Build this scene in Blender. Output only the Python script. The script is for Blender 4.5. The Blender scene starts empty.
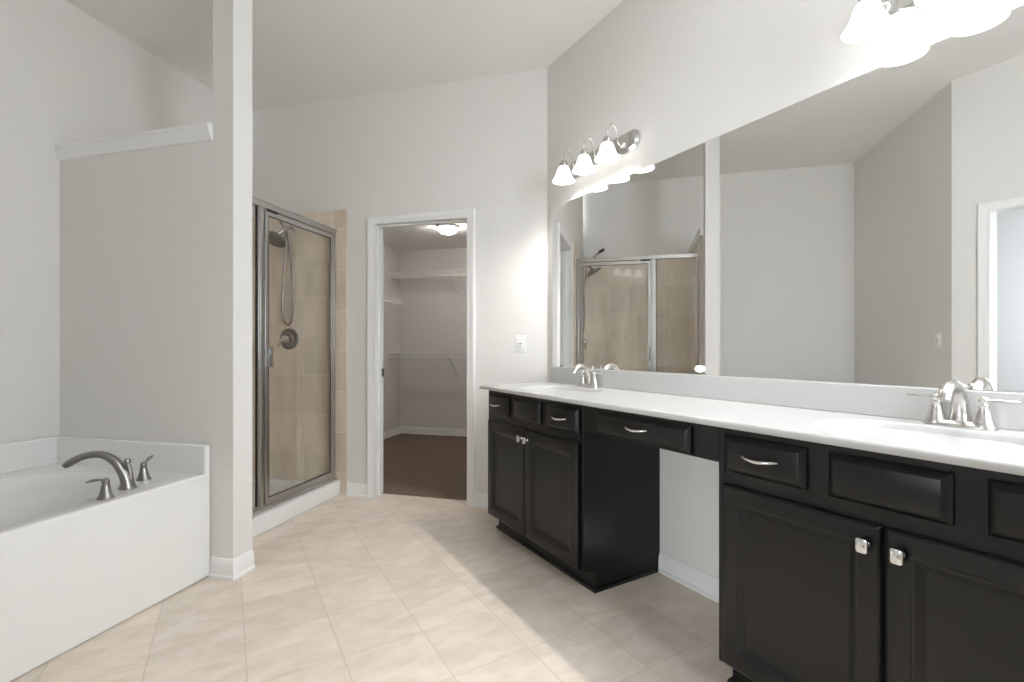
import bpy, math
from mathutils import Vector, Matrix

sc = bpy.context.scene
COL = sc.collection
R2 = math.sqrt(2.0)
PI = math.pi

# ---------------------------------------------------------------- camera
cam_d = bpy.data.cameras.new('camera')
cam = bpy.data.objects.new('camera', cam_d)
COL.objects.link(cam)
cam.location = (0.0, 0.0, 1.12)
cam.rotation_euler = (math.radians(90), 0, math.radians(14.4))
cam_d.sensor_width = 36.0
cam_d.lens = 480.0 / 1024.0 * 36.0
cam_d.shift_y = 7.5 / 1024.0
cam_d.clip_start = 0.02
sc.camera = cam

# ---------------------------------------------------------------- colour management / light
sc.view_settings.view_transform = 'Standard'
sc.view_settings.look = 'None'
sc.view_settings.gamma = 1.0
sc.view_settings.use_curve_mapping = False
sc.view_settings.exposure = 1.04
try:
    sc.cycles.max_bounces = 14
    sc.cycles.diffuse_bounces = 8
    sc.cycles.glossy_bounces = 8
    sc.cycles.transparent_max_bounces = 16
    sc.cycles.sample_clamp_indirect = 6.0
    sc.cycles.blur_glossy = 0.5
except Exception:
    pass

BULB = 430.0         # radiance of the vanity bulbs
SHADE = 1.4         # radiance of the frosted vanity shades
CLOSET = 33.0         # radiance of the closet dome
SKY = 7.0           # daylight outside the bedroom window and the added fill window

w = bpy.data.worlds.new('world')
sc.world = w
w.use_nodes = True
bg = w.node_tree.nodes['Background']
bg.inputs['Color'].default_value = (0.88, 0.94, 1.0, 1)
bg.inputs['Strength'].default_value = SKY

# ---------------------------------------------------------------- key dimensions
YB = 3.239           # back wall
XL = -3.045          # left wall
TW = 1.8772          # vanity wall: (x + y) / sqrt(2)
CEIL = 3.04
YW = 0.45            # foot wall of the tub
TE = -0.72           # entry wall, across from the vanity


def W(s, t, z=0.0):
    """Vanity frame (s along the vanity wall to the back, t towards the wall) to world."""
    return Vector(((t - s) / R2, (t + s) / R2, z))


# ---------------------------------------------------------------- materials
def new_mat(name):
    m = bpy.data.materials.new(name)
    m.use_nodes = True
    nt = m.node_tree
    b = nt.nodes['Principled BSDF']
    return m, nt, b


def plain(name, col, rough=0.5, metal=0.0, spec=0.5, noise=0.0, nscale=40.0, bump=0.0, bscale=200.0, coat=0.0):
    m, nt, b = new_mat(name)
    b.inputs['Base Color'].default_value = (*col, 1)
    b.inputs['Roughness'].default_value = rough
    b.inputs['Metallic'].default_value = metal
    b.inputs['Specular IOR Level'].default_value = spec
    b.inputs['Coat Weight'].default_value = coat
    tc = nt.nodes.new('ShaderNodeTexCoord')
    if noise > 0:
        n = nt.nodes.new('ShaderNodeTexNoise')
        n.inputs['Scale'].default_value = nscale
        n.inputs['Detail'].default_value = 4
        nt.links.new(tc.outputs['Object'], n.inputs['Vector'])
        r = nt.nodes.new('ShaderNodeValToRGB')
        r.color_ramp.elements[0].position = 0.3
        r.color_ramp.elements[1].position = 0.7
        r.color_ramp.elements[0].color = (*[c * (1 - noise) for c in col], 1)
        r.color_ramp.elements[1].color = (*[min(1, c * (1 + noise)) for c in col], 1)
        nt.links.new(n.outputs['Fac'], r.inputs['Fac'])
        nt.links.new(r.outputs['Color'], b.inputs['Base Color'])
    if bump > 0:
        n2 = nt.nodes.new('ShaderNodeTexNoise')
        n2.inputs['Scale'].default_value = bscale
        n2.inputs['Detail'].default_value = 3
        nt.links.new(tc.outputs['Object'], n2.inputs['Vector'])
        bp = nt.nodes.new('ShaderNodeBump')
        bp.inputs['Strength'].default_value = bump
        bp.inputs['Distance'].default_value = 0.002
        nt.links.new(n2.outputs['Fac'], bp.inputs['Height'])
        nt.links.new(bp.outputs['Normal'], b.inputs['Normal'])
    return m


def emit_mat(name, col, strength, base=(0.9, 0.9, 0.88)):
    m, nt, b = new_mat(name)
    b.inputs['Base Color'].default_value = (*base, 1)
    b.inputs['Roughness'].default_value = 0.35
    b.inputs['Emission Color'].default_value = (*col, 1)
    b.inputs['Emission Strength'].default_value = strength
    return m


def tile_mat(name, mode, size, origin, c1, c2, grout, mortar=0.0035, rough=0.35, vein=5.0, stretch=(1, 1, 1)):
    """Square tiles. mode: 'floor' (grid turned 45 degrees), 'xz' or 'yz' wall."""
    m, nt, b = new_mat(name)
    L = nt.links.new
    tc = nt.nodes.new('ShaderNodeTexCoord')
    if mode == 'floor':
        mp = nt.nodes.new('ShaderNodeMapping')
        mp.inputs['Rotation'].default_value = (0, 0, math.radians(45))
        mp.inputs['Location'].default_value = (origin[0], origin[1], 0)
        L(tc.outputs['Object'], mp.inputs['Vector'])
        vec = mp.outputs['Vector']
    else:
        sp = nt.nodes.new('ShaderNodeSeparateXYZ')
        cb = nt.nodes.new('ShaderNodeCombineXYZ')
        L(tc.outputs['Object'], sp.inputs[0])
        L(sp.outputs['X' if mode == 'xz' else 'Y'], cb.inputs['X'])
        L(sp.outputs['Z'], cb.inputs['Y'])
        mp = nt.nodes.new('ShaderNodeMapping')
        mp.inputs['Location'].default_value = (origin[0], origin[1], 0)
        L(cb.outputs[0], mp.inputs['Vector'])
        vec = mp.outputs['Vector']
    br = nt.nodes.new('ShaderNodeTexBrick')
    br.offset = 0.0
    br.squash = 1.0
    br.inputs['Scale'].default_value = 1.0
    br.inputs['Mortar Size'].default_value = mortar * 0.5
    br.inputs['Mortar Smooth'].default_value = 0.3
    br.inputs['Bias'].default_value = 0.0
    br.inputs['Brick Width'].default_value = size
    br.inputs['Row Height'].default_value = size
    br.inputs['Color1'].default_value = (0.93, 0.93, 0.93, 1)
    br.inputs['Color2'].default_value = (1.05, 1.04, 1.03, 1)
    br.inputs['Mortar'].default_value = (1, 1, 1, 1)
    L(vec, br.inputs['Vector'])
    ms = nt.nodes.new('ShaderNodeMapping')
    ms.inputs['Scale'].default_value = stretch
    L(vec, ms.inputs['Vector'])
    n = nt.nodes.new('ShaderNodeTexNoise')
    n.inputs['Scale'].default_value = vein
    n.inputs['Detail'].default_value = 8
    n.inputs['Roughness'].default_value = 0.62
    n.inputs['Distortion'].default_value = 0.35
    L(ms.outputs['Vector'], n.inputs['Vector'])
    r = nt.nodes.new('ShaderNodeValToRGB')
    r.color_ramp.elements[0].position = 0.36
    r.color_ramp.elements[1].position = 0.64
    r.color_ramp.elements[0].color = (*c1, 1)
    r.color_ramp.elements[1].color = (*c2, 1)
    L(n.outputs['Fac'], r.inputs['Fac'])
    mul = nt.nodes.new('ShaderNodeMix')
    mul.data_type = 'RGBA'
    mul.blend_type = 'MULTIPLY'
    mul.inputs['Factor'].default_value = 1.0
    L(r.outputs['Color'], mul.inputs['A'])
    L(br.outputs['Color'], mul.inputs['B'])
    mx = nt.nodes.new('ShaderNodeMix')
    mx.data_type = 'RGBA'
    L(br.outputs['Fac'], mx.inputs['Factor'])
    L(mul.outputs['Result'], mx.inputs['A'])
    mx.inputs['B'].default_value = (*grout, 1)
    L(mx.outputs['Result'], b.inputs['Base Color'])
    b.inputs['Roughness'].default_value = rough
    b.inputs['Specular IOR Level'].default_value = 0.4
    bp = nt.nodes.new('ShaderNodeBump')
    bp.invert = True
    bp.inputs['Strength'].default_value = 0.5
    bp.inputs['Distance'].default_value = 0.0015
    L(br.outputs['Fac'], bp.inputs['Height'])
    L(bp.outputs['Normal'], b.inputs['Normal'])
    return m


def glass_mat(name, tint=(0.99, 0.993, 0.99)):
    m = bpy.data.materials.new(name)
    m.use_nodes = True
    nt = m.node_tree
    nt.nodes.clear()
    out = nt.nodes.new('ShaderNodeOutputMaterial')
    tr = nt.nodes.new('ShaderNodeBsdfTransparent')
    tr.inputs['Color'].default_value = (*tint, 1)
    gl = nt.nodes.new('ShaderNodeBsdfGlossy')
    gl.inputs['Roughness'].default_value = 0.02
    lw = nt.nodes.new('ShaderNodeLayerWeight')
    lw.inputs['Blend'].default_value = 0.5
    pw = nt.nodes.new('ShaderNodeMath')
    pw.operation = 'POWER'
    pw.inputs[1].default_value = 5.0
    nt.links.new(lw.outputs['Facing'], pw.inputs[0])
    fr = nt.nodes.new('ShaderNodeMath')
    fr.operation = 'MULTIPLY_ADD'
    fr.inputs[1].default_value = 0.94
    fr.inputs[2].default_value = 0.04
    nt.links.new(pw.outputs[0], fr.inputs[0])
    mx = nt.nodes.new('ShaderNodeMixShader')
    nt.links.new(fr.outputs[0], mx.inputs[0])
    nt.links.new(tr.outputs[0], mx.inputs[1])
    nt.links.new(gl.outputs[0], mx.inputs[2])
    nt.links.new(mx.outputs[0], out.inputs['Surface'])
    return m


M = {}
M['wall'] = plain('wall_paint', (0.745, 0.73, 0.706), 0.7, spec=0.25, bump=0.08, bscale=350)
M['ceil'] = plain('ceiling_paint', (0.80, 0.785, 0.765), 0.85, spec=0.2)
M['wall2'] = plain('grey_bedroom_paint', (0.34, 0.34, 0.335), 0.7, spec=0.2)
M['trim'] = plain('trim_paint', (0.82, 0.82, 0.81), 0.35)
M['tub'] = plain('tub_acrylic', (0.80, 0.80, 0.785), 0.22, coat=0.2)
M['marble'] = plain('white_countertop', (0.50, 0.498, 0.49), 0.22, noise=0.01, nscale=3)
M['black'] = plain('black_cabinet_paint', (0.0045, 0.0044, 0.0043), 0.29, spec=0.40, noise=0.08, nscale=9, bump=0.03, bscale=60)
M['nickel'] = plain('brushed_nickel', (0.62, 0.60, 0.575), 0.27, metal=1.0)
M['darknickel'] = plain('dark_nickel', (0.30, 0.285, 0.27), 0.30, metal=1.0)
M['chrome'] = plain('satin_chrome', (0.74, 0.74, 0.73), 0.16, metal=1.0)
M['alu'] = plain('shower_frame_metal', (0.55, 0.54, 0.525), 0.28, metal=1.0)
M['gasket'] = plain('black_gasket', (0.02, 0.02, 0.02), 0.6)
M['mirror'] = plain('mirror_silver', (0.90, 0.905, 0.895), 0.0, metal=1.0)
M['plastic'] = plain('white_plastic', (0.82, 0.82, 0.80), 0.3)
M['slot'] = plain('grey_slot', (0.25, 0.25, 0.24), 0.5)
M['wire'] = plain('white_wire_coating', (0.80, 0.79, 0.77), 0.4)
M['carpet'] = plain('brown_carpet', (0.20, 0.152, 0.118), 0.95, spec=0.05, noise=0.16, nscale=38, bump=0.9, bscale=420)
M['floor'] = tile_mat('floor_tile', 'floor', 0.304, (1.51 + 0.304 * 4, -0.055 + 0.304 * 4),
                      (0.65, 0.565, 0.475), (0.76, 0.685, 0.605), (0.59, 0.51, 0.43), 0.005, 0.36, 5.5, (2.4, 1.0, 1))
M['stile_xz'] = tile_mat('shower_tile_back', 'xz', 0.305, (2.508 + 0.305, 0.002 + 0.305),
                         (0.71, 0.625, 0.52), (0.81, 0.73, 0.625), (0.85, 0.79, 0.70), 0.006, 0.3, 4.0, (2.2, 0.7, 1))
M['stile_yz'] = tile_mat('shower_tile_side', 'yz', 0.305, (-YB + 0.305 * 12, 0.002 + 0.305),
                         (0.71, 0.625, 0.52), (0.81, 0.73, 0.625), (0.85, 0.79, 0.70), 0.006, 0.3, 4.0, (2.2, 0.7, 1))
M['strim'] = tile_mat('shower_tile_border', 'xz', 0.311, (2.23 + 0.1, -0.168 + 0.311),
                      (0.60, 0.51, 0.415), (0.69, 0.605, 0.505), (0.76, 0.70, 0.62), 0.006, 0.3, 4.0, (2.2, 0.7, 1))
M['glass'] = glass_mat('shower_glass')
M['shade'] = emit_mat('frosted_shade', (1.0, 0.985, 0.965), SHADE)
M['bulb'] = emit_mat('lit_bulb', (1.0, 0.985, 0.958), BULB)
M['dome'] = emit_mat('lit_dome', (1.0, 0.95, 0.88), CLOSET)


# ---------------------------------------------------------------- mesh builder
class MB:
    def __init__(self):
        self.v, self.f = [], []

    def add(self, vs, fs):
        o = len(self.v)
        self.v += [tuple(p) for p in vs]
        self.f += [tuple(i + o for i in f) for f in fs]
        return self

    def box(self, x0, x1, y0, y1, z0, z1):
        vs = [(x0, y0, z0), (x1, y0, z0), (x1, y1, z0), (x0, y1, z0),
              (x0, y0, z1), (x1, y0, z1), (x1, y1, z1), (x0, y1, z1)]
        return self.add(vs, [(0, 3, 2, 1), (4, 5, 6, 7), (0, 1, 5, 4), (1, 2, 6, 5), (2, 3, 7, 6), (3, 0, 4, 7)])

    def vbox(self, s0, s1, t0, t1, z0, z1):
        """Box in the vanity frame, in world coordinates."""
        q = [(s0, t0), (s0, t1), (s1, t1), (s1, t0)]
        vs = [W(s, t, z0) for s, t in q] + [W(s, t, z1) for s, t in q]
        return self.add(vs, [(3, 2, 1, 0), (4, 5, 6, 7), (0, 1, 5, 4), (1, 2, 6, 5), (2, 3, 7, 6), (3, 0, 4, 7)])

    def prism(self, pts, z0, z1):
        n = len(pts)
        vs = [(x, y, z0) for x, y in pts] + [(x, y, z1) for x, y in pts]
        fs = [tuple(reversed(range(n))), tuple(range(n, 2 * n))]
        fs += [(i, (i + 1) % n, n + (i + 1) % n, n + i) for i in range(n)]
        return self.add(vs, fs)

    def loft(self, rings, cap0=True, cap1=True, closed=True):
        n = len(rings[0])
        vs = [p for r in rings for p in r]
        fs = []
        for k in range(len(rings) - 1):
            for i in range(n if closed else n - 1):
                j = (i + 1) % n
                fs.append((k * n + i, k * n + j, (k + 1) * n + j, (k + 1) * n + i))
        if cap0:
            fs.append(tuple(reversed(range(n))))
        if cap1:
            b = (len(rings) - 1) * n
            fs.append(tuple(range(b, b + n)))
        return self.add(vs, fs)

    def lathe(self, prof, c=(0, 0, 0), axis=(0, 0, 1), n=24, cap0=True, cap1=True):
        ax = Vector(axis).normalized()
        u = ax.orthogonal().normalized()
        v = ax.cross(u)
        c = Vector(c)
        rings = [[c + ax * h + (u * math.cos(2 * PI * i / n) + v * math.sin(2 * PI * i / n)) * r for i in range(n)] for r, h in prof]
        return self.loft(rings, cap0, cap1)

    def tube(self, pts, rad, n=12, flat=None, cap=True):
        pts = [Vector(p) for p in pts]
        if not isinstance(rad, (list, tuple)):
            rad = [rad] * len(pts)
        tans = []
        for i in range(len(pts)):
            a = pts[max(i - 1, 0)]
            b = pts[min(i + 1, len(pts) - 1)]
            tans.append((b - a).normalized())
        u = tans[0].orthogonal().normalized()
        if flat is not None:
            u = (Vector(flat[0]) - tans[0] * Vector(flat[0]).dot(tans[0])).normalized()
        rings = []
        for i, p in enumerate(pts):
            u = (u - tans[i] * u.dot(tans[i])).normalized()
            v = tans[i].cross(u)
            ku = flat[1] if flat is not None else 1.0
            rings.append([p + u * math.cos(2 * PI * k / n) * rad[i] * ku + v * math.sin(2 * PI * k / n) * rad[i] for k in range(n)])
        return self.loft(rings, cap, cap)

    def sphere(self, c, r, n=16, m=10, sz=1.0):
        c = Vector(c)
        rings = []
        for k in range(1, m):
            a = PI * k / m
            rings.append([c + Vector((math.sin(a) * math.cos(2 * PI * i / n) * r, math.sin(a) * math.sin(2 * PI * i / n) * r, -math.cos(a) * r * sz)) for i in range(n)])
        return self.loft(rings)

    def sweep(self, path, prof, closed=False):
        """Sweep a profile of (offset to the left of the path, z) along a 2-D polyline with mitred corners."""
        P = [Vector((p[0], p[1])) for p in path]
        rings = []
        for i, p in enumerate(P):
            d0 = (P[i] - P[i - 1]).normalized() if i > 0 else None
            d1 = (P[i + 1] - P[i]).normalized() if i < len(P) - 1 else None
            if d0 is None: d0 = d1
            if d1 is None: d1 = d0
            n0, n1 = Vector((-d0.y, d0.x)), Vector((-d1.y, d1.x))
            mvec = (n0 + n1).normalized()
            mvec = mvec / max(0.2, mvec.dot(n0))
            rings.append([(p.x + mvec.x * o, p.y + mvec.y * o, z) for o, z in prof])
        return self.loft(rings)

    def build(self, name, mat, parent=None, smooth=40, bevel=0.0, seg=2):
        me = bpy.data.meshes.new(name)
        me.from_pydata(self.v, [], self.f)
        import bmesh
        bm = bmesh.new()
        bm.from_mesh(me)
        bmesh.ops.recalc_face_normals(bm, faces=bm.faces)
        bm.to_mesh(me)
        bm.free()
        if smooth:
            me.shade_smooth()
            me.set_sharp_from_angle(angle=math.radians(smooth))
        me.materials.append(M[mat] if isinstance(mat, str) else mat)
        o = bpy.data.objects.new(name, me)
        COL.objects.link(o)
        if parent is not None:
            o.parent = parent
        if bevel > 0:
            b = o.modifiers.new('bevel', 'BEVEL')
            b.width = bevel
            b.segments = seg
            b.limit_method = 'ANGLE'
            b.angle_limit = math.radians(40)
            b.harden_normals = False
        return o


def spline(pts, n=8):
    """Catmull-Rom through the points."""
    P = [Vector(p) for p in pts]
    P = [P[0] * 2 - P[1]] + P + [P[-1] * 2 - P[-2]]
    out = []
    for i in range(1, len(P) - 2):
        for k in range(n):
            t = k / n
            a, b, c, d = P[i - 1], P[i], P[i + 1], P[i + 2]
            out.append(0.5 * ((2 * b) + (c - a) * t + (2 * a - 5 * b + 4 * c - d) * t * t + (3 * b - a - 3 * c + d) * t ** 3))
    out.append(P[-2])
    return out


def lerp_list(vals, n):
    out = []
    for i in range(len(vals) - 1):
        for k in range(n):
            out.append(vals[i] + (vals[i + 1] - vals[i]) * k / n)
    out.append(vals[-1])
    return out


def thing(name, label, cat, loc=(0, 0, 0), rz=0.0, group=None):
    o = bpy.data.objects.new(name, None)
    o.empty_display_size = 0.05
    COL.objects.link(o)
    o.location = loc
    o.rotation_euler = (0, 0, rz)
    o['label'] = label
    o['category'] = cat
    if group:
        o['group'] = group
    return o


def tag(o, label, cat, group=None):
    o['label'] = label
    o['category'] = cat
    if group:
        o['group'] = group
    return o


def struct(name, mb, mat, label, cat, bevel=0.0, smooth=30):
    o = mb.build(name, mat, None, smooth, bevel)
    o['kind'] = 'structure'
    o['label'] = label
    o['category'] = cat
    return o


def copy_tree(o, parent=None):
    c = o.copy()
    COL.objects.link(c)
    if parent is not None:
        c.parent = parent
    for ch in [k for k in bpy.data.objects if k.parent == o]:
        copy_tree(ch, c)
    return c


RV = math.radians(-45)   # rotation of everything that stands along the vanity wall

# ================================================================ THE ROOM
DX0, DX1, DZ = -1.894, -1.161, 2.052      # closet door opening
WT = 0.12

mb = MB()
mb.prism([(-3.12, YB + 0.105), (-3.12, 0.34), (-1.60, 0.34), (0.2, -1.46), (1.9, 0.24), (-0.45, YB + 0.105)], -0.08, 0.0)
struct('floor', mb, 'floor', 'beige stone-look square tile floor laid on the diagonal', 'floor')

struct('floor_closet', MB().box(-3.1, -0.4, YB + 0.105, 5.9, -0.08, 0.006), 'carpet', 'brown carpet floor inside the closet', 'carpet')

mb = MB()
mb.prism([(-3.12, YB + WT), (-3.12, 0.34), (-1.60, 0.34), (0.2, -1.46), (1.9, 0.24), (-0.45, YB + WT)], CEIL, CEIL + 0.1)
struct('ceiling', mb, 'ceil', 'plain off-white ceiling high over the bathroom', 'ceiling')
struct('ceiling_closet', MB().box(-3.1, -0.4, YB + WT, 5.9, 2.40, 2.5), 'ceil', 'low plain ceiling inside the closet', 'ceiling')

mb = MB()
mb.box(-3.0, DX0 - 0.012, YB, YB + WT, 0, CEIL)
mb.box(DX1 + 0.012, -0.578, YB, YB + WT, 0, CEIL)
mb.box(DX0 - 0.012, DX1 + 0.012, YB, YB + WT, DZ + 0.012, CEIL)
struct('wall_back', mb, 'wall', 'light grey wall around the closet doorway', 'wall')

struct('wall_vanity', MB().vbox(2.699, -0.6, TW, TW + WT, 0, CEIL), 'wall', 'light grey wall behind the long vanity and mirror', 'wall')
struct('wall_left', MB().box(XL - WT, XL, 0.34, 5.9, 0, CEIL), 'wall', 'light grey side wall beside the tub, running past the ledge', 'wall')
struct('wall_rear', MB().prism([(XL, YW), (XL, YW - WT), (TE * R2 - YW, YW - WT), (TE * R2 - YW, YW)], 0, CEIL), 'wall',
       'light grey wall at the tub end that shows in the mirror with a switch', 'wall')
# entry wall with its doorway, across from the vanity
SE = YW * R2 - TE                      # where it starts at the outer corner
E0, E1 = 1.153, 0.41                   # opening
mb = MB()
mb.vbox(SE, E0 + 0.012, TE - WT, TE, 0, CEIL)
mb.vbox(E1 - 0.012, -0.6, TE - WT, TE, 0, CEIL)
mb.vbox(E0 + 0.012, E1 - 0.012, TE - WT, TE, DZ + 0.012, CEIL)
struct('wall_entry', mb, 'wall', 'light grey wall with a white-cased doorway seen in the mirror', 'wall')
SR = -0.6
WA, WB, WZ0, WZ1 = 0.92, 1.66, 1.05, 2.60     # unseen window added to this wall for daylight fill
mb = MB()
mb.vbox(SR, SR - WT, TE - WT, WA, 0, CEIL)
mb.vbox(SR, SR - WT, WB, TW + WT, 0, CEIL)
mb.vbox(SR, SR - WT, WA, WB, 0, WZ0)
mb.vbox(SR, SR - WT, WA, WB, WZ1, CEIL)
struct('wall_right', mb, 'wall', 'light grey wall past the near end of the vanity', 'wall')

# half wall with full-height end column
HY0, HY1 = 1.925, 2.045
CX0, CX1 = -2.016, -1.895
mb = MB()
mb.box(XL, CX0, HY0, HY1, 0, 2.145)
mb.box(CX0, CX1, HY0, HY1, 0, CEIL)
struct('wall_partition', mb, 'wall', 'grey half wall between tub and shower ending in a tall column', 'wall')

# cap of the half wall: sloped apron with thin top
mb = MB()
prof = [(0.0, 2.145), (0.010, 2.147), (0.013, 2.156), (0.026, 2.205), (0.029, 2.207), (0.029, 2.222), (0.0, 2.222), (-0.150, 2.222), (-0.150, 2.152), (-0.121, 2.145)]
rings = [[(x, HY0 - o, z) for o, z in prof] for x in (XL + 0.001, CX0 - 0.001)]
mb.loft(rings)
struct('trim_1', mb, 'trim', 'white ledge cap on top of the half wall over the tub', 'ledge', smooth=20)

# closet shell
struct('wall_closet_back', MB().box(-3.0, -0.4, 5.762, 5.9, 0, 2.45), 'wall', 'grey back wall of the closet behind the wire shelves', 'wall')
struct('wall_closet_left', MB().box(XL - 0.05, -3.0, YB + WT, 5.762, 0, 2.45), 'wall', 'grey left wall inside the closet with a short shelf', 'wall')
struct('wall_closet_right', MB().box(-0.55, -0.4, YB + WT, 5.762, 0, 2.45), 'wall', 'grey right wall inside the closet', 'wall')

# bedroom beyond the entry doorway: walls, floor, ceiling, window to the sky
BT = -3.6
B0, B1 = 1.36, -1.2
BW0, BW1, BZ0, BZ1 = 0.85, -0.75, 0.55, 2.35
struct('floor_bedroom', MB().vbox(B0 + 0.1, B1 - 0.1, BT - 0.1, TE - WT, -0.08, 0.004), 'carpet', 'carpet floor of the room beyond the entry doorway', 'carpet')
struct('ceiling_bedroom', MB().vbox(B0 + 0.1, B1 - 0.1, BT - 0.1, TE - WT, 2.74, 2.82), 'ceil', 'ceiling of the room beyond the entry doorway', 'ceiling')
mb = MB()
mb.vbox(B0 + 0.1, BW0, BT - 0.1, BT, 0, 2.74)
mb.vbox(BW1, B1 - 0.1, BT - 0.1, BT, 0, 2.74)
mb.vbox(BW0, BW1, BT - 0.1, BT, 0, BZ0)
mb.vbox(BW0, BW1, BT - 0.1, BT, BZ1, 2.74)
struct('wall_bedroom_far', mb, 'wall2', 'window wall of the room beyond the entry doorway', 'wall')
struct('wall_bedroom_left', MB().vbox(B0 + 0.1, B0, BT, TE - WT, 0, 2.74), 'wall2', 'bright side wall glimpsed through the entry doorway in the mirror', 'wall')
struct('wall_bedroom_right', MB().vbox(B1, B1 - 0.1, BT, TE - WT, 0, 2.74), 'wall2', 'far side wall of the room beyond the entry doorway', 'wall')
mb = MB()
for a, b in ((BW0, BW0 - 0.05), (BW1 + 0.05, BW1), ((BW0 + BW1) / 2 + 0.025, (BW0 + BW1) / 2 - 0.025)):
    mb.vbox(a, b, BT - 0.07, BT - 0.02, BZ0, BZ1)
for a, b in ((BZ0, BZ0 + 0.05), (BZ1 - 0.05, BZ1), (1.42, 1.46)):
    mb.vbox(BW0, BW1, BT - 0.07, BT - 0.02, a, b)
struct('window_1', mb, 'trim', 'white window frame in the room beyond the entry doorway', 'window')
mb = MB()
for a, b in ((WA, WA + 0.05), (WB - 0.05, WB)):
    mb.vbox(SR - 0.03, SR - 0.08, a, b, WZ0, WZ1)
for a, b in ((WZ0, WZ0 + 0.05), (WZ1 - 0.05, WZ1), (1.58, 1.62)):
    mb.vbox(SR - 0.03, SR - 0.08, WA, WB, a, b)
struct('window_fill_added', mb, 'trim', 'added out-of-view white window frame for daylight fill, past the near end of the vanity', 'window')


def portal(wd, hg, loc, into):
    pl = bpy.data.lights.new('window_portal', 'AREA')
    pl.shape = 'RECTANGLE'
    pl.size, pl.size_y = wd, hg
    pl.cycles.is_portal = True
    po = bpy.data.objects.new('window_portal', pl)
    COL.objects.link(po)
    po.location = loc
    po.rotation_euler = Vector(into).to_track_quat('-Z', 'Z').to_euler()


portal(BW0 - BW1, BZ1 - BZ0, W((BW0 + BW1) / 2, BT - 0.11, (BZ0 + BZ1) / 2), (1, 1, 0))
portal(WB - WA, WZ1 - WZ0, W(SR - 0.125, (WA + WB) / 2, (WZ0 + WZ1) / 2), (-1, 1, 0))


# ---------------------------------------------------------------- door casings
def casing(mb, fr, x0, x1, top, wd=0.058):
    """Mitred casing round an opening; fr maps (x, out, z) to world."""
    prof = [(0.0, 0.0), (0.0, 0.010), (0.010, 0.012), (0.030, 0.013), (0.040, 0.018), (wd - 0.004, 0.019), (wd, 0.016), (wd, 0.0)]
    path = [(x0, 0.0, -1, 0), (x0, top, -1, 1), (x1, top, 1, 1), (x1, 0.0, 1, 0)]
    rings = []
    for px, pz, dx, dz in path:
        rings.append([fr(px + dx * o, out, pz + dz * o) for o, out in prof])
    mb.loft(rings)


mb = MB()
mb.box(DX0 - 0.012, DX0, YB - 0.002, YB + WT + 0.002, 0, DZ)
mb.box(DX1, DX1 + 0.012, YB - 0.002, YB + WT + 0.002, 0, DZ)
mb.box(DX0 - 0.012, DX1 + 0.012, YB - 0.002, YB + WT + 0.002, DZ, DZ + 0.012)
for a, b in ((DX0, DX0 + 0.01), (DX1 - 0.01, DX1)):
    mb.box(a, b, YB + 0.045, YB + 0.08, 0, DZ)
mb.box(DX0, DX1, YB + 0.045, YB + 0.08, DZ - 0.01, DZ)
casing(mb, lambda x, o, z: (x, YB - o, z), DX0, DX1, DZ)
door = struct('door_1', mb, 'trim', 'white door frame around the closet opening', 'door frame', smooth=25)
sp = MB().box(DX0 + 0.0, DX0 + 0.012, YB + 0.082, YB + 0.112, 0.905, 0.965).build('strike_plate', 'darknickel', door)
sp['label'] = 'dark metal strike plate'

mb = MB()
mb.vbox(E0 + 0.012, E0, TE - WT - 0.002, TE + 0.002, 0, DZ)
mb.vbox(E1, E1 - 0.012, TE - WT - 0.002, TE + 0.002, 0, DZ)
mb.vbox(E0 + 0.012, E1 - 0.012, TE - WT - 0.002, TE + 0.002, DZ, DZ + 0.012)
casing(mb, lambda x, o, z: W(x, TE + o, z), E1, E0, DZ, 0.062)
door2 = struct('door_2', mb, 'trim', 'white door frame seen at the edge of the mirror', 'door frame', smooth=25)
MB().vbox(E0 + 0.002, E0 - 0.004, TE - 0.075, TE - 0.045, 0.90, 0.99).build('hinge', 'darknickel', door2)

# ---------------------------------------------------------------- baseboards
BB = [(0.0, 0.0), (0.022, 0.0), (0.022, 0.012), (0.014, 0.020), (0.013, 0.072), (0.009, 0.084), (0.005, 0.094), (0.0, 0.096)]


def base(name, path, label):
    return struct(name, MB().sweep(path, BB), 'trim', label, 'baseboard', smooth=25)


CB = YB - 0.0005
base('baseboard_back', [(DX0 - 0.058, CB), (-2.128, CB)], 'short white baseboard between shower tile and closet door frame')
base('baseboard_corner', [W(2.625, TW - 0.0005)[:2], (-0.5785, CB), (DX1 + 0.058, CB)], 'white baseboard between closet door frame and black cabinet')
base('baseboard_vanity', [W(1.012, TW - 0.0005)[:2], W(1.703, TW - 0.0005)[:2]], 'white baseboard in the knee space under the vanity drawer')
base('baseboard_column', [(CX1, HY1 - 0.002), (CX1, HY0), (-2.022, HY0)],
     'white baseboard wrapped round the foot of the tall column')
base('baseboard_closet', [(-0.552, 5.7615), (-2.9995, 5.7615), (-2.9995, YB + WT)], 'white baseboard along the closet back and side walls')
base('baseboard_entry', [W(E0 + 0.062, TE + 0.0005)[:2], W(SE, TE + 0.0005)[:2], (-1.99, YW + 0.0005)], 'white baseboard beside the entry doorway')

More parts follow.
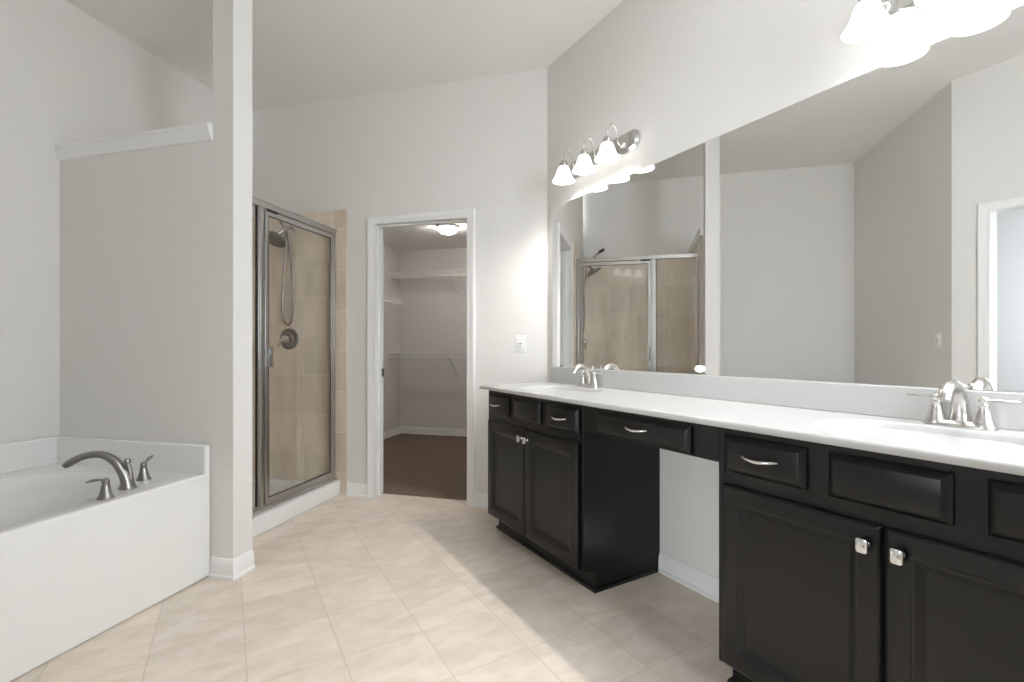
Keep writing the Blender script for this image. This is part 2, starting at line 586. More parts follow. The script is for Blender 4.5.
# ---------------------------------------------------------------- shower tile
TT = 2.18
struct('wall_shower_back', MB().box(XL, -2.23, YB - 0.011, YB, 0.03, TT), 'stile_xz', 'beige square tile on the shower wall with the valve', 'shower tile')
struct('wall_shower_left', MB().box(XL, XL + 0.011, HY1, YB - 0.011, 0.03, TT), 'stile_yz', 'beige square tile on the far side wall of the shower', 'shower tile')
struct('wall_shower_front', MB().box(XL + 0.011, -2.19, HY1, HY1 + 0.011, 0.03, 2.125), 'stile_xz', 'beige square tile on the shower side of the half wall', 'shower tile')
struct('trim_2', MB().box(-2.23, -2.130, YB - 0.012, YB, 0.0, TT + 0.004), 'strim', 'column of beige border tiles outside the shower door', 'shower tile', bevel=0.004)

# ================================================================ SHOWER
SY0, SY1 = HY1 + 0.0125, YB - 0.0125
SX0, SX1 = XL + 0.0125, -2.19
pan = thing('shower_pan', 'white shower base with a raised curb under the glass door', 'shower base', (-2.6, 2.62, 0))


def rel(o, x, y, z=0.0):
    return (x - o.location.x, y - o.location.y, z - o.location.z)


px, py = pan.location.x, pan.location.y
mb = MB()
mb.box(SX0 - px, SX1 - 0.08 - px, SY0 - py, SY1 - py, 0.0, 0.045)
mb.box(SX0 - px, SX0 + 0.02 - px, SY0 - py, SY1 - py, 0.04, 0.09)
mb.box(SX0 - px, SX1 - 0.08 - px, SY1 - 0.02 - py, SY1 - py, 0.04, 0.09)
mb.box(SX0 - px, SX1 - 0.08 - px, SY0 - py, SY0 + 0.02 - py, 0.04, 0.09)
mb.build('pan', 'tub', pan, bevel=0.006)
mb = MB()
prof = [(-0.012, 0.0), (-0.002, 0.105), (-0.008, 0.114), (-0.085, 0.117), (-0.092, 0.111), (-0.10, 0.0)]
mb.loft([[(SX1 + 0.012 + o - px, y - py, z) for o, z in prof] for y in (HY1 + 0.002, SY1 + 0.001)])
mb.build('curb', 'tub', pan, bevel=0.004)
MB().lathe([(0.045, 0.0), (0.045, 0.004), (0.030, 0.006)], (-0.02, 0, 0.045)).build('drain', 'chrome', pan)

FX = -2.24
encl = thing('shower_enclosure', 'framed glass shower enclosure with door and side panel beside the column', 'shower enclosure', (FX, 2.62, 0.118))


def ebox(mb, x0, x1, y0, y1, z0, z1):
    return mb.box(x0 - FX, x1 - FX, y0 - 2.62, y1 - 2.62, z0 - 0.118, z1 - 0.118)


EY0, EY1 = SY0 + 0.001, SY1 - 0.001
P0, P1 = 2.447, 2.497         # middle post
DY1 = 3.188
ZB, ZT = 0.118, 2.032
mb = MB()
ebox(mb, FX - 0.022, FX + 0.024, EY0, EY1, ZT - 0.042, ZT)
ebox(mb, FX - 0.026, FX + 0.028, EY0, EY1, ZT - 0.010, ZT - 0.002)
mb.build('header_rail', 'alu', encl, bevel=0.002)
mb = MB()
ebox(mb, FX - 0.022, FX + 0.026, EY0, EY1, ZB, ZB + 0.022)
ebox(mb, FX - 0.014, FX + 0.016, EY0, EY1, ZB + 0.02, ZB + 0.036)
mb.build('sill_rail', 'alu', encl, bevel=0.002)
for y0, y1 in ((EY0, EY0 + 0.032), (P0 + 0.004, P1), (DY1 + 0.002, EY1)):
    mb = MB()
    ebox(mb, FX - 0.012, FX + 0.014, y0, y1, ZB + 0.022, ZT - 0.042)
    ebox(mb, FX - 0.014, FX + 0.022, y0 + 0.010, y1 - 0.010, ZB + 0.022, ZT - 0.042)
    mb.build('post', 'alu', encl, bevel=0.002)
# fixed panel
mb = MB()
ebox(mb, FX - 0.003, FX + 0.003, EY0 + 0.028, P0 + 0.002, ZB + 0.034, ZT - 0.040)
fp = mb.build('fixed_panel', 'glass', encl)
mb = MB()
ebox(mb, FX - 0.0045, FX + 0.0045, P0 - 0.002, P0 + 0.005, ZB + 0.034, ZT - 0.042)
g = mb.build('gasket', 'gasket', fp)
g['label'] = 'black rubber seal along the post'
# swinging door
dz0, dz1 = ZB + 0.040, ZT - 0.052
DXC = FX + 0.006
mb = MB()
ebox(mb, DXC - 0.010, DXC + 0.018, P1 + 0.002, P1 + 0.030, dz0, dz1)
ebox(mb, DXC - 0.010, DXC + 0.018, DY1 - 0.030, DY1, dz0, dz1)
ebox(mb, DXC - 0.010, DXC + 0.018, P1 + 0.028, DY1 - 0.028, dz0, dz0 + 0.030)
ebox(mb, DXC - 0.010, DXC + 0.018, P1 + 0.028, DY1 - 0.028, dz1 - 0.030, dz1)
sd = mb.build('door', 'alu', encl, bevel=0.002)
mb = MB()
ebox(mb, DXC - 0.003, DXC + 0.003, P1 + 0.026, DY1 - 0.026, dz0 + 0.026, dz1 - 0.026)
mb.build('door_glass', 'glass', sd)
mb = MB()
ebox(mb, DXC + 0.014, DXC + 0.018, P1 + 0.026, P1 + 0.030, dz0 + 0.02, dz1 - 0.02)
ebox(mb, DXC + 0.010, DXC + 0.0165, DY1 - 0.034, DY1 - 0.030, dz0 + 0.02, dz1 - 0.02)
ebox(mb, DXC + 0.010, DXC + 0.0165, P1 + 0.030, DY1 - 0.030, dz1 - 0.034, dz1 - 0.030)
ebox(mb, DXC + 0.010, DXC + 0.0165, P1 + 0.030, DY1 - 0.030, dz0 + 0.030, dz0 + 0.034)
g = mb.build('gasket', 'gasket', sd)
g['label'] = 'thin black glass seal'
mb = MB()
ebox(mb, DXC + 0.018, DXC + 0.048, P1 + 0.010, P1 + 0.018, 1.005, 1.130)
ebox(mb, DXC + 0.040, DXC + 0.048, P1 + 0.010, P1 + 0.034, 1.005, 1.130)
h = mb.build('handle', 'chrome', sd, bevel=0.002)
h['label'] = 'bright metal pull handle'
mb = MB()
ebox(mb, DXC + 0.016, DXC + 0.026, P1 + 0.012, P1 + 0.10, dz1 - 0.006, dz1 + 0.010)
mb.build('top_catch', 'gasket', sd)

# shower valve
vx, vz = -2.640, 1.195
valve = thing('shower_valve', 'round nickel shower valve trim on the tile wall behind the glass', 'shower valve', (vx, YB - 0.011, vz))
MB().lathe([(0.084, 0.0), (0.084, 0.006), (0.078, 0.012), (0.050, 0.016), (0.046, 0.022), (0.030, 0.024)], axis=(0, -1, 0), n=36).build('trim_plate', 'darknickel', valve)
MB().lathe([(0.030, 0.02), (0.030, 0.05), (0.024, 0.060), (0.010, 0.063)], axis=(0, -1, 0), n=28).build('hub', 'nickel', valve)
MB().tube(spline([(0, -0.048, 0), (-0.03, -0.052, -0.012), (-0.062, -0.05, -0.045), (-0.070, -0.048, -0.075)], 5), lerp_list([0.013, 0.011, 0.009, 0.007], 5), 12).build('lever', 'nickel', valve)

# shower head with hand shower
hx, hz = -2.607, 2.064
sh = thing('rain_shower', 'dark nickel rain shower head with hand shower and hanging hose', 'shower head', (hx, YB - 0.011, hz))
MB().lathe([(0.032, 0.0), (0.030, 0.006), (0.016, 0.012)], axis=(0, -1, 0)).build('wall_flange', 'nickel', sh)
MB().tube(spline([(0, 0, 0), (0, -0.03, 0.0), (-0.003, -0.055, -0.006), (-0.006, -0.070, -0.018)], 5), 0.011).build('shower_arm', 'nickel', sh)
MB().sphere((-0.007, -0.076, -0.026), 0.024).build('swivel_joint', 'nickel', sh)
HC = Vector((-0.052, -0.138, -0.105))
ax = Vector((-0.12, -0.50, -0.84)).normalized()
hd = MB().lathe([(0.016, -0.040), (0.022, -0.030), (0.045, -0.020), (0.082, -0.008), (0.091, 0.003), (0.091, 0.012), (0.085, 0.017)],
                HC, axis=ax, n=40).build('rain_head', 'darknickel', sh)
mb = MB()
u = ax.orthogonal().normalized()
v = ax.cross(u)
for rr, nn in ((0.02, 6), (0.04, 12), (0.06, 18), (0.075, 22)):
    for k in range(nn):
        a = 2 * PI * k / nn
        mb.lathe([(0.0038, 0.0), (0.0024, 0.004)], HC + ax * 0.0165 + (u * math.cos(a) + v * math.sin(a)) * rr, axis=ax, n=6)
nz = mb.build('spray_face', 'gasket', hd)
nz['label'] = 'ring pattern of dark spray nozzles'
MB().tube([(-0.007, -0.076, -0.026), HC - ax * 0.036], [0.014, 0.015]).build('neck', 'nickel', sh)
wand = MB().tube(spline([(-0.008, -0.080, -0.020), (-0.016, -0.125, 0.030), (-0.026, -0.175, 0.080), (-0.036, -0.213, 0.109)], 6),
                 lerp_list([0.010, 0.010, 0.011, 0.013], 6), 14).build('hand_wand', 'darknickel', sh)
MB().tube([(-0.031, -0.196, 0.098), (-0.039, -0.228, 0.118), (-0.045, -0.254, 0.134)], [0.015, 0.017, 0.014], 14).build('grip', 'gasket', wand)
hose = spline([(-0.012, -0.070, -0.045), (-0.026, -0.055, -0.17), (-0.050, -0.045, -0.38), (-0.066, -0.040, -0.58), (-0.056, -0.036, -0.71), (-0.020, -0.034, -0.762),
               (0.018, -0.036, -0.71), (0.030, -0.040, -0.56), (0.024, -0.045, -0.36), (0.010, -0.055, -0.17), (0.000, -0.070, -0.045)], 8)
MB().tube(hose, 0.0075, 10).build('hose', 'darknickel', sh)

# ================================================================ BATHTUB
tub = thing('bathtub', 'white garden tub with a flat front against the half wall', 'bathtub', (-2.5, 1.175, 0))
TX, TY = 2.5, -1.175
DK = 0.508
U0, U1, UY0, UY1 = XL + 0.003, -2.024, YW + 0.003, HY0 - 0.003


def rect_ring(x0, x1, y0, y1, cx, cy, n, z):
    """n points on a rectangle at equal angles from (cx, cy); the nearest sample snaps to each corner."""
    corners = [(x1, y1), (x0, y1), (x0, y0), (x1, y0)]
    angs = [2 * PI * k / n for k in range(n)]
    pts = []
    for a in angs:
        dx, dy = math.cos(a), math.sin(a)
        k = min(((x1 - cx) / dx if dx > 1e-9 else (x0 - cx) / dx if dx < -1e-9 else 1e9),
                ((y1 - cy) / dy if dy > 1e-9 else (y0 - cy) / dy if dy < -1e-9 else 1e9))
        pts.append([cx + dx * k, cy + dy * k, z])
    for c in corners:
        a = math.atan2(c[1] - cy, c[0] - cx) % (2 * PI)
        i = round(a / (2 * PI) * n) % n
        pts[i] = [c[0], c[1], z]
    return pts


def oval_ring(cx, cy, a, b, p, n, z):
    out = []
    for k in range(n):
        t = 2 * PI * k / n
        c, s = math.cos(t), math.sin(t)
        r = (abs(c / a) ** p + abs(s / b) ** p) ** (-1.0 / p)
        out.append((cx + c * r, cy + s * r, z))
    return out


N = 96
ocx, ocy, oa, ob = -2.535 + TX, 1.165 + TY, 0.430, 0.630
rings = [rect_ring(U0 + 0.03 + TX, U1 - 0.012 + TX, UY0 + 0.03 + TY, UY1 - 0.03 + TY, ocx, ocy, N, DK)]
for k, z, p in ((1.0, DK, 2.35), (0.985, DK - 0.004, 2.35), (0.970, DK - 0.016, 2.35), (0.945, DK - 0.07, 2.4), (0.90, 0.30, 2.5), (0.84, 0.20, 2.6), (0.77, 0.145, 2.6), (0.66, 0.115, 2.6), (0.3, 0.105, 2.4)):
    rings.append(oval_ring(ocx, ocy, oa * k if k > 0.9 else oa * k, ob * k, p, N, z))
mb = MB().loft(rings, cap0=False, cap1=True)
mb.build('tub_basin', 'tub', tub, smooth=50)
mb = MB()
mb.box(U0 + TX, U0 + 0.032 + TX, UY0 + TY, UY1 + TY, 0.40, 0.648)
mb.box(U0 + TX, U1 - 0.0005 + TX, UY1 - 0.032 + TY, UY1 + TY, DK - 0.025, 0.648)
mb.box(U0 + TX, U1 - 0.0005 + TX, UY0 + TY, UY0 + 0.032 + TY, DK - 0.025, 0.648)
mb.build('wall_flange', 'tub', tub, bevel=0.010, seg=3)
MB().box(U1 - 0.035 + TX, U1 + TX, UY0 + TY, UY1 + TY, 0.001, DK + 0.0005).build('apron', 'tub', tub, bevel=0.012, seg=4)
MB().lathe([(0.035, 0.0), (0.035, 0.004), (0.02, 0.006)], (ocx - 0.1, ocy + 0.36, 0.115)).build('drain', 'nickel', tub)
MB().lathe([(0.038, 0.0), (0.036, 0.008), (0.02, 0.012)], (ocx, ocy + 0.563, 0.36), axis=(0, -1, 0.2)).build('overflow_plate', 'nickel', tub)

# roman tub faucet
fb = thing('tub_faucet', 'nickel arched tub faucet with two lever handles on the tub rim', 'faucet', (-2.165, 1.612, DK + 0.001), math.atan2(-0.447, -0.894))
# local +x runs out over the basin
sp_ = MB()
path = spline([(-0.012, 0, 0.005), (-0.010, 0, 0.03), (0.006, 0, 0.072), (0.034, 0, 0.118), (0.075, 0, 0.147), (0.118, 0, 0.153), (0.162, 0, 0.143), (0.205, 0, 0.120), (0.222, 0, 0.108)], 6)
sp_.tube(path, lerp_list([0.031, 0.024, 0.020, 0.0175, 0.0155, 0.0145, 0.0145, 0.016, 0.012], 6), 18, flat=((0, 1, 0), 1.1))
sp_.lathe([(0.034, 0.0), (0.034, 0.004), (0.030, 0.010), (0.026, 0.018)], (-0.012, 0, 0))
spout = sp_.build('spout', 'darknickel', fb, smooth=60)
MB().tube([(-0.026, 0, 0.03), (-0.020, 0, 0.085), (-0.012, 0, 0.108)], [0.012, 0.0085, 0.0085], 14).build('diverter_stem', 'darknickel', spout)
MB().lathe([(0.006, -0.002), (0.0125, 0.004), (0.0125, 0.014), (0.007, 0.021)], (-0.012, 0, 0.108)).build('diverter_knob', 'darknickel', spout)
for sgn, lv in ((1, (0.062, 0.012)), (-1, (-0.024, 0.044))):
    hh = MB()
    hh.lathe([(0.030, 0.0), (0.030, 0.004), (0.024, 0.010), (0.019, 0.028), (0.015, 0.052), (0.012, 0.060), (0.014, 0.064), (0.014, 0.072), (0.009, 0.080)], (-0.006, sgn * 0.143, 0), n=24)
    hnd = hh.build('handle', 'darknickel', fb, smooth=60)
    mb = MB()
    if sgn == 1:
        mb.tube(spline([(-0.006, sgn * 0.143, 0.070), (0.012, sgn * 0.146, 0.075), (0.034, sgn * 0.150, 0.075), (0.056, sgn * 0.154, 0.070)], 5), lerp_list([0.007, 0.007, 0.011, 0.006], 5), 12, flat=((0, 0, 1), 0.6))
    else:
        mb.tube(spline([(-0.006, sgn * 0.143, 0.070), (-0.012, sgn * 0.152, 0.080), (-0.020, sgn * 0.166, 0.094), (-0.027, sgn * 0.180, 0.102)], 5), lerp_list([0.007, 0.007, 0.011, 0.006], 5), 12, flat=((0, 0, 1), 0.6))
    mb.build('lever', 'darknickel', hnd, smooth=60)


# ================================================================ VANITY
def rect_panel(mb, x0, x1, z0, z1, rings):
    """Door or drawer front in the xz plane facing -y. rings: (inset, y)."""
    rs = []
    for ins, y in rings:
        rs.append([(x0 + ins, y, z0 + ins), (x1 - ins, y, z0 + ins), (x1 - ins, y, z1 - ins), (x0 + ins, y, z1 - ins)])
    return mb.loft(rs)


YF = 1.385 - TW      # face frame plane, local y


def door_front(parent, sc0, s0, s1, z0, z1):
    x0, x1 = sorted((sc0 - s0, sc0 - s1))
    y = YF - 0.001
    mb = MB()
    rect_panel(mb, x0, x1, z0, z1, [(0, y), (0, y - 0.013), (0.003, y - 0.017), (0.008, y - 0.020), (0.050, y - 0.020), (0.052, y - 0.0170), (0.058, y - 0.0165), (0.074, y - 0.0065), (0.0745, y - 0.0045)])
    return mb.build('door', 'black', parent, smooth=20, bevel=0.0012), x0, x1


def drawer_front(parent, sc0, s0, s1, z0, z1, name='drawer'):
    x0, x1 = sorted((sc0 - s0, sc0 - s1))
    y = YF - 0.001
    mb = MB()
    rect_panel(mb, x0, x1, z0, z1, [(0, y), (0, y - 0.007), (0.0015, y - 0.0085), (0.017, y - 0.0195), (0.020, y - 0.0205)])
    return mb.build(name, 'black', parent, smooth=20, bevel=0.001), x0, x1


def add_pull(front, xc, zc, ln=0.116):
    y = YF - 0.020
    pts = [(xc - ln / 2, y - 0.008, zc + 0.004), (xc - ln * 0.30, y - 0.020, zc + 0.001), (xc, y - 0.027, zc - 0.002), (xc + ln * 0.30, y - 0.020, zc + 0.001), (xc + ln / 2, y - 0.008, zc + 0.004)]
    mb = MB().tube(spline(pts, 6), lerp_list([0.0035, 0.0058, 0.0068, 0.0058, 0.0035], 6), 12, flat=((0, 0, 1), 0.85))
    for k in (-1, 1):
        mb.tube([(xc + k * ln * 0.38, y + 0.001, zc + 0.003), (xc + k * ln * 0.38, y - 0.016, zc + 0.003)], 0.0045, 10)
    h = mb.build('pull', 'chrome', front, smooth=60)
    h['label'] = 'bow-shaped metal drawer pull'


def add_knob(front, xc, zc):
    y = YF - 0.021
    def rr(hw, hh, yy, r):
        pts = []
        for cx, cz, a0 in ((hw - r, hh - r, 0), (-(hw - r), hh - r, 90), (-(hw - r), -(hh - r), 180), (hw - r, -(hh - r), 270)):
            for k in range(5):
                a = math.radians(a0 + 22.5 * k)
                pts.append((xc + cx + r * math.cos(a), yy, zc + cz + r * math.sin(a)))
        return pts
    mb = MB()
    mb.lathe([(0.010, 0.0), (0.007, 0.004), (0.006, 0.014)], (xc, y + 0.001, zc), axis=(0, -1, 0), n=14)
    mb.loft([rr(0.008, 0.011, y - 0.011, 0.004), rr(0.0125, 0.0175, y - 0.014, 0.006), rr(0.0135, 0.0185, y - 0.020, 0.006), rr(0.0125, 0.0175, y - 0.024, 0.006), rr(0.0095, 0.014, y - 0.0255, 0.005)])
    k = mb.build('knob', 'chrome', front, smooth=50)
    k['label'] = 'bright metal rounded-square knob'


def cabinet(name, label, sc0, s0, s1, drawers, doors, knobs):
    t = thing(name, label, 'vanity cabinet', W(sc0, TW, 0), RV, 'black vanity cabinets')
    x0, x1 = sorted((sc0 - s0, sc0 - s1))
    mb = MB()
    mb.box(x0 + 0.001, x0 + 0.017, YF + 0.017, -0.0015, 0.098, 0.8725)
    mb.box(x1 - 0.017, x1 - 0.001, YF + 0.017, -0.0015, 0.098, 0.8725)
    mb.box(x0 + 0.016, x1 - 0.016, YF + 0.017, -0.0015, 0.098, 0.114)
    mb.box(x0 + 0.016, x1 - 0.016, -0.008, -0.0015, 0.113, 0.8725)
    mb.build('carcass', 'black', t, bevel=0.001)
    MB().box(x0 + 0.003, x1 - 0.003, 1.454 - TW, -0.0015, 0.0, 0.10).build('toe_kick', 'black', t)
    MB().box(x0, x1, YF, YF + 0.018, 0.10, 0.8725).build('face_frame', 'black', t, bevel=0.0015)
    sh_ = [(0.0, 0.0), (0.012, 0.0), (0.011, 0.009), (0.006, 0.016), (0.0, 0.018)]
    MB().sweep([(x1 - 0.002, -0.002), (x1 - 0.002, 1.454 - TW), (x0 + 0.002, 1.454 - TW), (x0 + 0.002, -0.002)][::-1], [(-o, z) for o, z in sh_]).build('shoe_molding', 'black', t)
    for s_a, s_b, pull in drawers:
        d, a, b = drawer_front(t, sc0, s_a, s_b, 0.727, 0.845, 'drawer' if pull else 'false_front')
        if pull:
            add_pull(d, (a + b) / 2, 0.786)
    for (s_a, s_b), sk in zip(doors, knobs):
        d, a, b = door_front(t, sc0, s_a, s_b, 0.112, 0.686)
        add_knob(d, sc0 - sk, 0.634)
    return t


cabinet('vanity_cabinet', 'black two-door vanity cabinet at the far end by the closet wall', 2.165, 2.625, 1.705,
        [(2.600, 2.365, True), (2.300, 2.045, False), (1.985, 1.728, True)], [(2.602, 2.182), (2.174, 1.728)], (2.208, 2.148))
cabinet('vanity_cabinet', 'black two-door vanity cabinet nearest the camera under the near sink', 0.545, 1.010, 0.080,
        [(0.983, 0.728, True), (0.672, 0.416, False), (0.360, 0.105, True)], [(0.984, 0.5485), (0.5395, 0.104)], (0.580, 0.508))

# make-up drawer over the knee space
ka = thing('knee_drawer', 'black drawer unit spanning the open knee space between the cabinets', 'drawer unit', W(1.3575, TW, 0.747), RV)
x0, x1 = -0.3465, 0.3465
MB().box(x0, x1, YF, YF + 0.018, 0.0, 0.1255).build('apron_rail', 'black', ka, bevel=0.0015)
MB().box(x0 + 0.04, x1 - 0.04, YF + 0.02, -0.06, 0.012, 0.120).build('drawer_box', 'black', ka)
y = YF - 0.001
a, b = 1.3575 - 1.600, 1.3575 - 1.112
mb = MB()
rect_panel(mb, a, b, 0.008, 0.104, [(0, y), (0, y - 0.007), (0.0015, y - 0.0085), (0.017, y - 0.0195), (0.020, y - 0.0205)])
df = mb.build('drawer', 'black', ka, smooth=20, bevel=0.001)
add_pull(df, (a + b) / 2, 0.058)

# ---------------------------------------------------------------- countertop with two integral sinks
CS0, CS1 = 2.632, 0.055
cc = (CS0 + CS1) / 2
ct = thing('vanity_countertop', 'long white cultured-marble countertop with two integral sinks and backsplash', 'countertop', W(cc, TW, 0.873), RV)
HX = (CS0 - CS1) / 2
CY0, CY1 = 1.325 - TW, -0.0015
TH = 0.022
sinks = [cc - 2.165, cc - 0.543]
cuts = [-HX, sinks[0] + 0.30, sinks[1] - 0.30, HX]
N = 80
SY = 1.59 - TW
mb = MB()
segs = [(-HX, sinks[0] - 0.30), (sinks[0] + 0.30, sinks[1] - 0.30), (sinks[1] + 0.30, HX)]
# top skin: front band, rounded nosing and the flat areas as one loft along x
nose = [(CY1, 0.0), (CY0 + 0.003, 0.0), (CY0, 0.004), (CY0, TH - 0.007), (CY0 + 0.002, TH - 0.002), (CY0 + 0.007, TH)]
strip = [[(x, yy, zz) for yy, zz in nose] for x in (-HX, HX)]
mb.loft(strip, cap0=False, cap1=False, closed=False)
for x in (-HX, HX):
    mb.add([(x, yy, zz) for yy, zz in nose] + [(x, CY1, TH)], [tuple(range(len(nose) + 1))])
for a, b in segs:
    mb.add([(a, CY0 + 0.007, TH), (b, CY0 + 0.007, TH), (b, CY1, TH), (a, CY1, TH)], [(0, 1, 2, 3)])
for sx in sinks:
    r0 = rect_ring(sx - 0.30, sx + 0.30, CY0 + 0.007, CY1, sx, SY, N, TH)
    r1 = oval_ring(sx, SY, 0.255, 0.180, 2.9, N, TH)
    mb.loft([r0, r1], cap0=False, cap1=False)
mb.build('slab', 'marble', ct, smooth=50)
for sx in sinks:
    rr_ = []
    for k, z, p in ((1.0, TH, 2.9), (0.985, TH - 0.002, 2.9), (0.965, TH - 0.009, 2.9), (0.93, TH - 0.035, 2.8), (0.85, TH - 0.085, 2.6), (0.70, TH - 0.115, 2.4), (0.45, TH - 0.128, 2.2), (0.12, TH - 0.132, 2.0)):
        rr_.append(oval_ring(sx, SY, 0.255 * k, 0.180 * k, p, N, z))
    bas = MB().loft(rr_, cap0=False, cap1=True).build('sink_basin', 'marble', ct, smooth=50)
    MB().lathe([(0.023, 0.0), (0.022, 0.003), (0.012, 0.004)], (sx, SY, TH - 0.1315)).build('drain', 'nickel', bas)
MB().box(-HX, HX, -0.0205, -0.0015, TH, 0.125).build('backsplash', 'marble', ct, bevel=0.003)

# ---------------------------------------------------------------- mirror
mr = thing('wall_mirror', 'wide frameless mirror above the backsplash filling the vanity wall', 'mirror', W(1.345, TW, 1.0005), RV)
MB().box(-1.286, 1.286, -0.006, -0.001, 0.0, 1.060).build('mirror_glass', 'mirror', mr)

# small round white knob on the mirror foot
kn = thing('mirror_knob', 'small round white knob at the mirror bottom above the knee space', 'knob', W(1.462, TW - 0.0065, 1.026), RV)
MB().lathe([(0.017, 0.0), (0.017, 0.003), (0.009, 0.006), (0.009, 0.012)], axis=(0, -1, 0), n=28).build('knob_base', 'plastic', kn)
MB().lathe([(0.009, 0.011), (0.015, 0.013), (0.0165, 0.017), (0.015, 0.021), (0.010, 0.023), (0.008, 0.0215)], axis=(0, -1, 0), n=28).build('knob_face', 'plastic', kn)

# ---------------------------------------------------------------- sink faucets
def sink_faucet(label, s):
    t = thing('sink_faucet', label, 'faucet', W(s, 1.812, 0.8955), RV, 'nickel sink faucets')
    # base plate: rounded bar
    def bar(hw, hd, z):
        out = []
        for k in range(40):
            a = 2 * PI * k / 40
            c, s_ = math.cos(a), math.sin(a)
            r = (abs(c / hw) ** 4 + abs(s_ / hd) ** 4) ** -0.25
            out.append((c * r, s_ * r, z))
        return out
    MB().loft([bar(0.080, 0.027, 0.0), bar(0.080, 0.027, 0.006), (bar(0.076, 0.023, 0.010)), bar(0.070, 0.017, 0.016), bar(0.060, 0.012, 0.018)]).build('base_plate', 'nickel', t, smooth=60)
    mb = MB()
    path = spline([(0, 0.010, 0.008), (0, 0.010, 0.040), (0, 0.004, 0.078), (0, -0.018, 0.108), (0, -0.050, 0.122), (0, -0.080, 0.116), (0, -0.102, 0.098), (0, -0.110, 0.082)], 6)
    mb.tube(path, lerp_list([0.027, 0.021, 0.018, 0.0165, 0.0155, 0.0148, 0.0142, 0.0142], 6), 20, flat=((1, 0, 0), 1.05))
    sp = mb.build('spout', 'nickel', t, smooth=60)
    MB().tube([(0, 0.022, 0.085), (0, 0.030, 0.110)], 0.004, 8).lathe([(0.004, 0), (0.007, 0.004), (0.007, 0.010), (0.003, 0.014)], (0, 0.030, 0.108)).build('lift_rod', 'nickel', sp, smooth=60)
    for k in (-1, 1):
        hb = MB().lathe([(0.026, 0.0), (0.026, 0.010), (0.022, 0.016), (0.0195, 0.030), (0.0155, 0.046), (0.0115, 0.057), (0.0135, 0.060), (0.0135, 0.064), (0.009, 0.067),
                         (0.009, 0.070), (0.0115, 0.073), (0.0125, 0.079), (0.010, 0.085), (0.004, 0.088)], (k * 0.052, 0, 0.004), n=24).build('handle', 'nickel', t, smooth=60)
        MB().tube(spline([(k * 0.052, 0, 0.081), (k * 0.072, 0.001, 0.0805), (k * 0.098, 0.002, 0.0805), (k * 0.124, 0.003, 0.081)], 5), lerp_list([0.0055, 0.0052, 0.0068, 0.0052], 5), 12, flat=((0, 0, 1), 0.75)).build('lever', 'nickel', hb, smooth=60)
    return t


sink_faucet('brushed nickel two-handle faucet at the far sink near the closet wall', 2.185)
sink_faucet('brushed nickel two-handle faucet at the near sink', 0.534)


# ---------------------------------------------------------------- vanity lights
def stadium(hl, hr, y, n=12):
    pts = []
    for k in range(n + 1):
        a = -PI / 2 + PI * k / n
        pts.append((hl - hr + hr * math.cos(a), y, hr * math.sin(a)))
    for k in range(n + 1):
        a = PI / 2 + PI * k / n
        pts.append((-(hl - hr) + hr * math.cos(a), y, hr * math.sin(a)))
    return pts


def vanity_light(label, s):
    t = thing('vanity_light', label, 'light fixture', W(s, TW - 0.001, 2.238), RV, 'three-shade vanity lights')
    MB().loft([stadium(0.305, 0.056, 0.0), stadium(0.305, 0.056, -0.010), stadium(0.299, 0.050, -0.012), stadium(0.299, 0.050, -0.017), stadium(0.292, 0.043, -0.019),
               stadium(0.292, 0.043, -0.024), stadium(0.284, 0.035, -0.026), stadium(0.278, 0.029, -0.026)]).build('back_plate', 'chrome', t, smooth=30)
    for k in (-1, 0, 1):
        x = k * 0.1935
        mb = MB()
        mb.lathe([(0.021, 0.0), (0.020, 0.005), (0.010, 0.010)], (x, -0.025, -0.004), axis=(0, -1, 0), n=20)
        mb.tube(spline([(x, -0.028, -0.004), (x, -0.044, -0.014), (x, -0.058, 0.000), (x, -0.064, 0.040), (x, -0.076, 0.074), (x, -0.100, 0.090), (x, -0.124, 0.078), (x, -0.135, 0.046), (x, -0.136, 0.008)], 6), 0.0042, 12)
        arm = mb.build('arm', 'nickel', t, smooth=60)
        MB().lathe([(0.007, 0.016), (0.017, 0.012), (0.0225, 0.002), (0.024, -0.024), (0.022, -0.027)], (x, -0.135, 0.0), n=24).build('socket_cap', 'nickel', arm)
        prof_o = [(0.021, -0.020), (0.029, -0.026), (0.036, -0.040), (0.041, -0.056), (0.047, -0.074), (0.055, -0.090), (0.063, -0.102), (0.0675, -0.109)]
        prof = prof_o + [(r - 0.003, z + 0.001) for r, z in reversed(prof_o)]
        MB().lathe(prof, (x, -0.135, 0.0), n=32, cap0=False, cap1=False).build('glass_shade', 'shade', t, smooth=60)
        bb = MB().sphere((x, -0.135, -0.060), 0.021, 12, 8)
        bb.lathe([(0.012, 0.0), (0.012, 0.045)], (x, -0.135, -0.065), n=12)
        bb.build('bulb', 'bulb', t)
    return t


vanity_light('three-shade vanity light over the far sink near the corner', 2.140)
vanity_light('three-shade vanity light over the near sink, cut by the top of the photo', 0.543)


# ---------------------------------------------------------------- switches
def switch(label, loc, rz, wd=0.072, hg=0.118):
    t = thing('light_switch', label, 'light switch', loc, rz)
    MB().box(-wd / 2, wd / 2, -0.007, -0.0003, -hg / 2, hg / 2).build('wall_plate', 'plastic', t, bevel=0.003)
    MB().box(-0.0165, 0.0165, -0.011, -0.006, -0.033, 0.033).build('rocker', 'plastic', t, bevel=0.002)
    mb = MB().box(-0.012, 0.012, -0.0118, -0.0105, -0.003, 0.003)
    mb.box(-0.008, 0.006, -0.0116, -0.0105, -0.024, -0.018)
    b_ = mb.build('buttons', 'slot', t)
    b_['label'] = 'small grey buttons on the switch face'
    for z in (-0.048, 0.048):
        MB().lathe([(0.003, 0.0), (0.0025, 0.0012)], (0, -0.0068, z), axis=(0, -1, 0), n=10).build('screw', 'plastic', t)
    return t


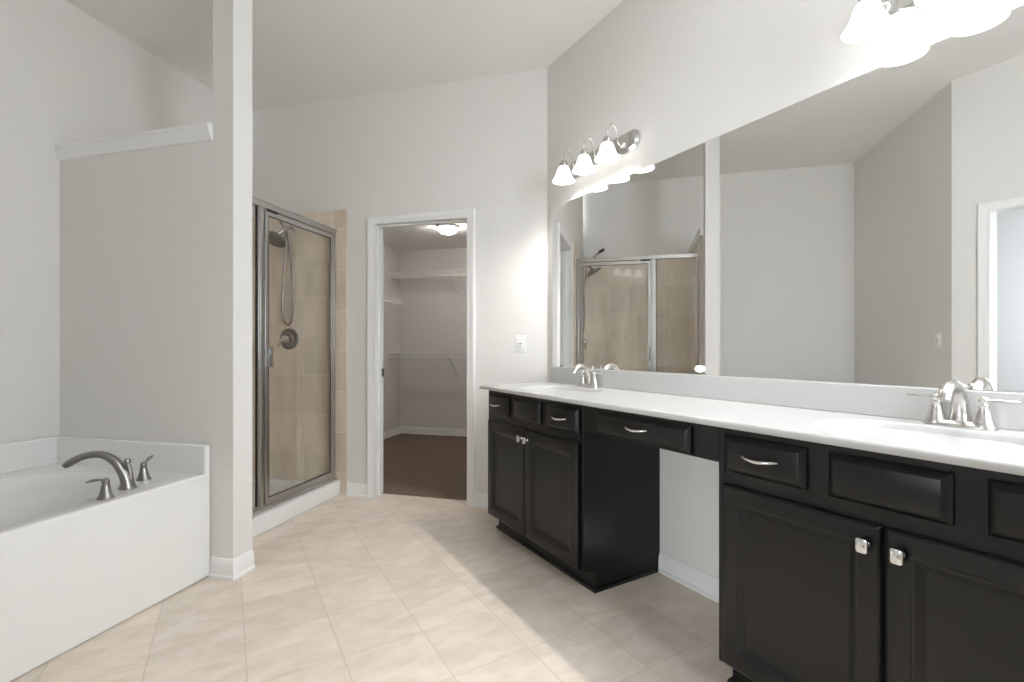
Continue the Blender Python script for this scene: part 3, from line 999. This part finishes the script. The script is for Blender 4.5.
switch('white switch plate on the wall between closet door and mirror', (-0.771, YB, 1.153), 0)
switch('white switch plate on the wall reflected in the mirror', (-1.625, YW, 1.184), PI, 0.074, 0.118)


# ================================================================ CLOSET
def wire_shelf(name, label, loc, rz, L, depth, lip, braces, group, end=True):
    """Local x along the wall, back at y = 0, front at -depth, top at z = 0."""
    t = thing(name, label, 'wire shelf', loc, rz, group)
    mb = MB()
    r = 0.0032
    for y, z in ((-0.006, 0), (-depth, 0), (-depth, -lip), (-depth * 0.5, -0.004)):
        mb.tube([(0, y, z), (L, y, z)], r if y > -depth else 0.0075, 8)
    k = 0.012
    while k < L:
        mb.tube([(k, -0.006, 0.004), (k, -depth - 0.001, 0.004), (k, -depth - 0.001, -lip)], 0.0019, 5)
        k += 0.0305
    mb.build('shelf_wire', 'wire', t)
    x = 0.16
    while x < L:
        MB().box(x - 0.006, x + 0.006, -depth - 0.008, -depth + 0.004, -lip - 0.006, 0.006).build('lip_clip', 'wire', t, bevel=0.001)
        x += 0.34
    for bx, drop in braces:
        mb = MB().tube([(bx, -depth + 0.004, -lip), (bx, -0.012, -drop)], 0.0075, 8)
        mb.box(bx - 0.012, bx + 0.012, -0.012, -0.001, -drop - 0.03, -drop + 0.02)
        mb.build('brace', 'wire', t)
    if end:
        mb = MB().box(0.0, 0.012, -depth - 0.012, -depth + 0.02, -lip - 0.012, 0.012)
        mb.tube([(0.008, -depth, -lip), (0.008, -0.01, -lip - 0.06)], 0.004, 6)
        mb.build('end_bracket', 'wire', t)
    return t


wire_shelf('wire_shelf', 'upper white wire shelf across the closet back wall', (-2.998, 5.7605, 2.065), 0, 2.44, 0.30, 0.058, [(0.815, 0.26), (1.7, 0.26)], 'closet wire shelves')
wire_shelf('wire_shelf', 'lower white wire shelf across the closet back wall', (-2.998, 5.7605, 1.058), 0, 2.44, 0.30, 0.046, [(0.80, 0.27), (1.7, 0.27)], 'closet wire shelves')
wire_shelf('wire_shelf', 'short white wire shelf on the closet side wall', (-2.998, 3.50, 1.682), PI / 2, 1.755, 0.30, 0.034, [(0.9, 0.25)], 'closet wire shelves', end=False)

cl = thing('closet_light', 'lit round dome light on the closet ceiling', 'ceiling light', (-1.90, 4.70, 2.3995))
MB().lathe([(0.112, 0.0), (0.112, -0.018), (0.104, -0.022), (0.08, -0.022)], n=40).build('base_ring', 'plastic', cl)
MB().lathe([(0.098, -0.020), (0.097, -0.032), (0.087, -0.054), (0.066, -0.070), (0.036, -0.080), (0.006, -0.083)], n=40, cap0=True).build('dome', 'dome', cl, smooth=70)
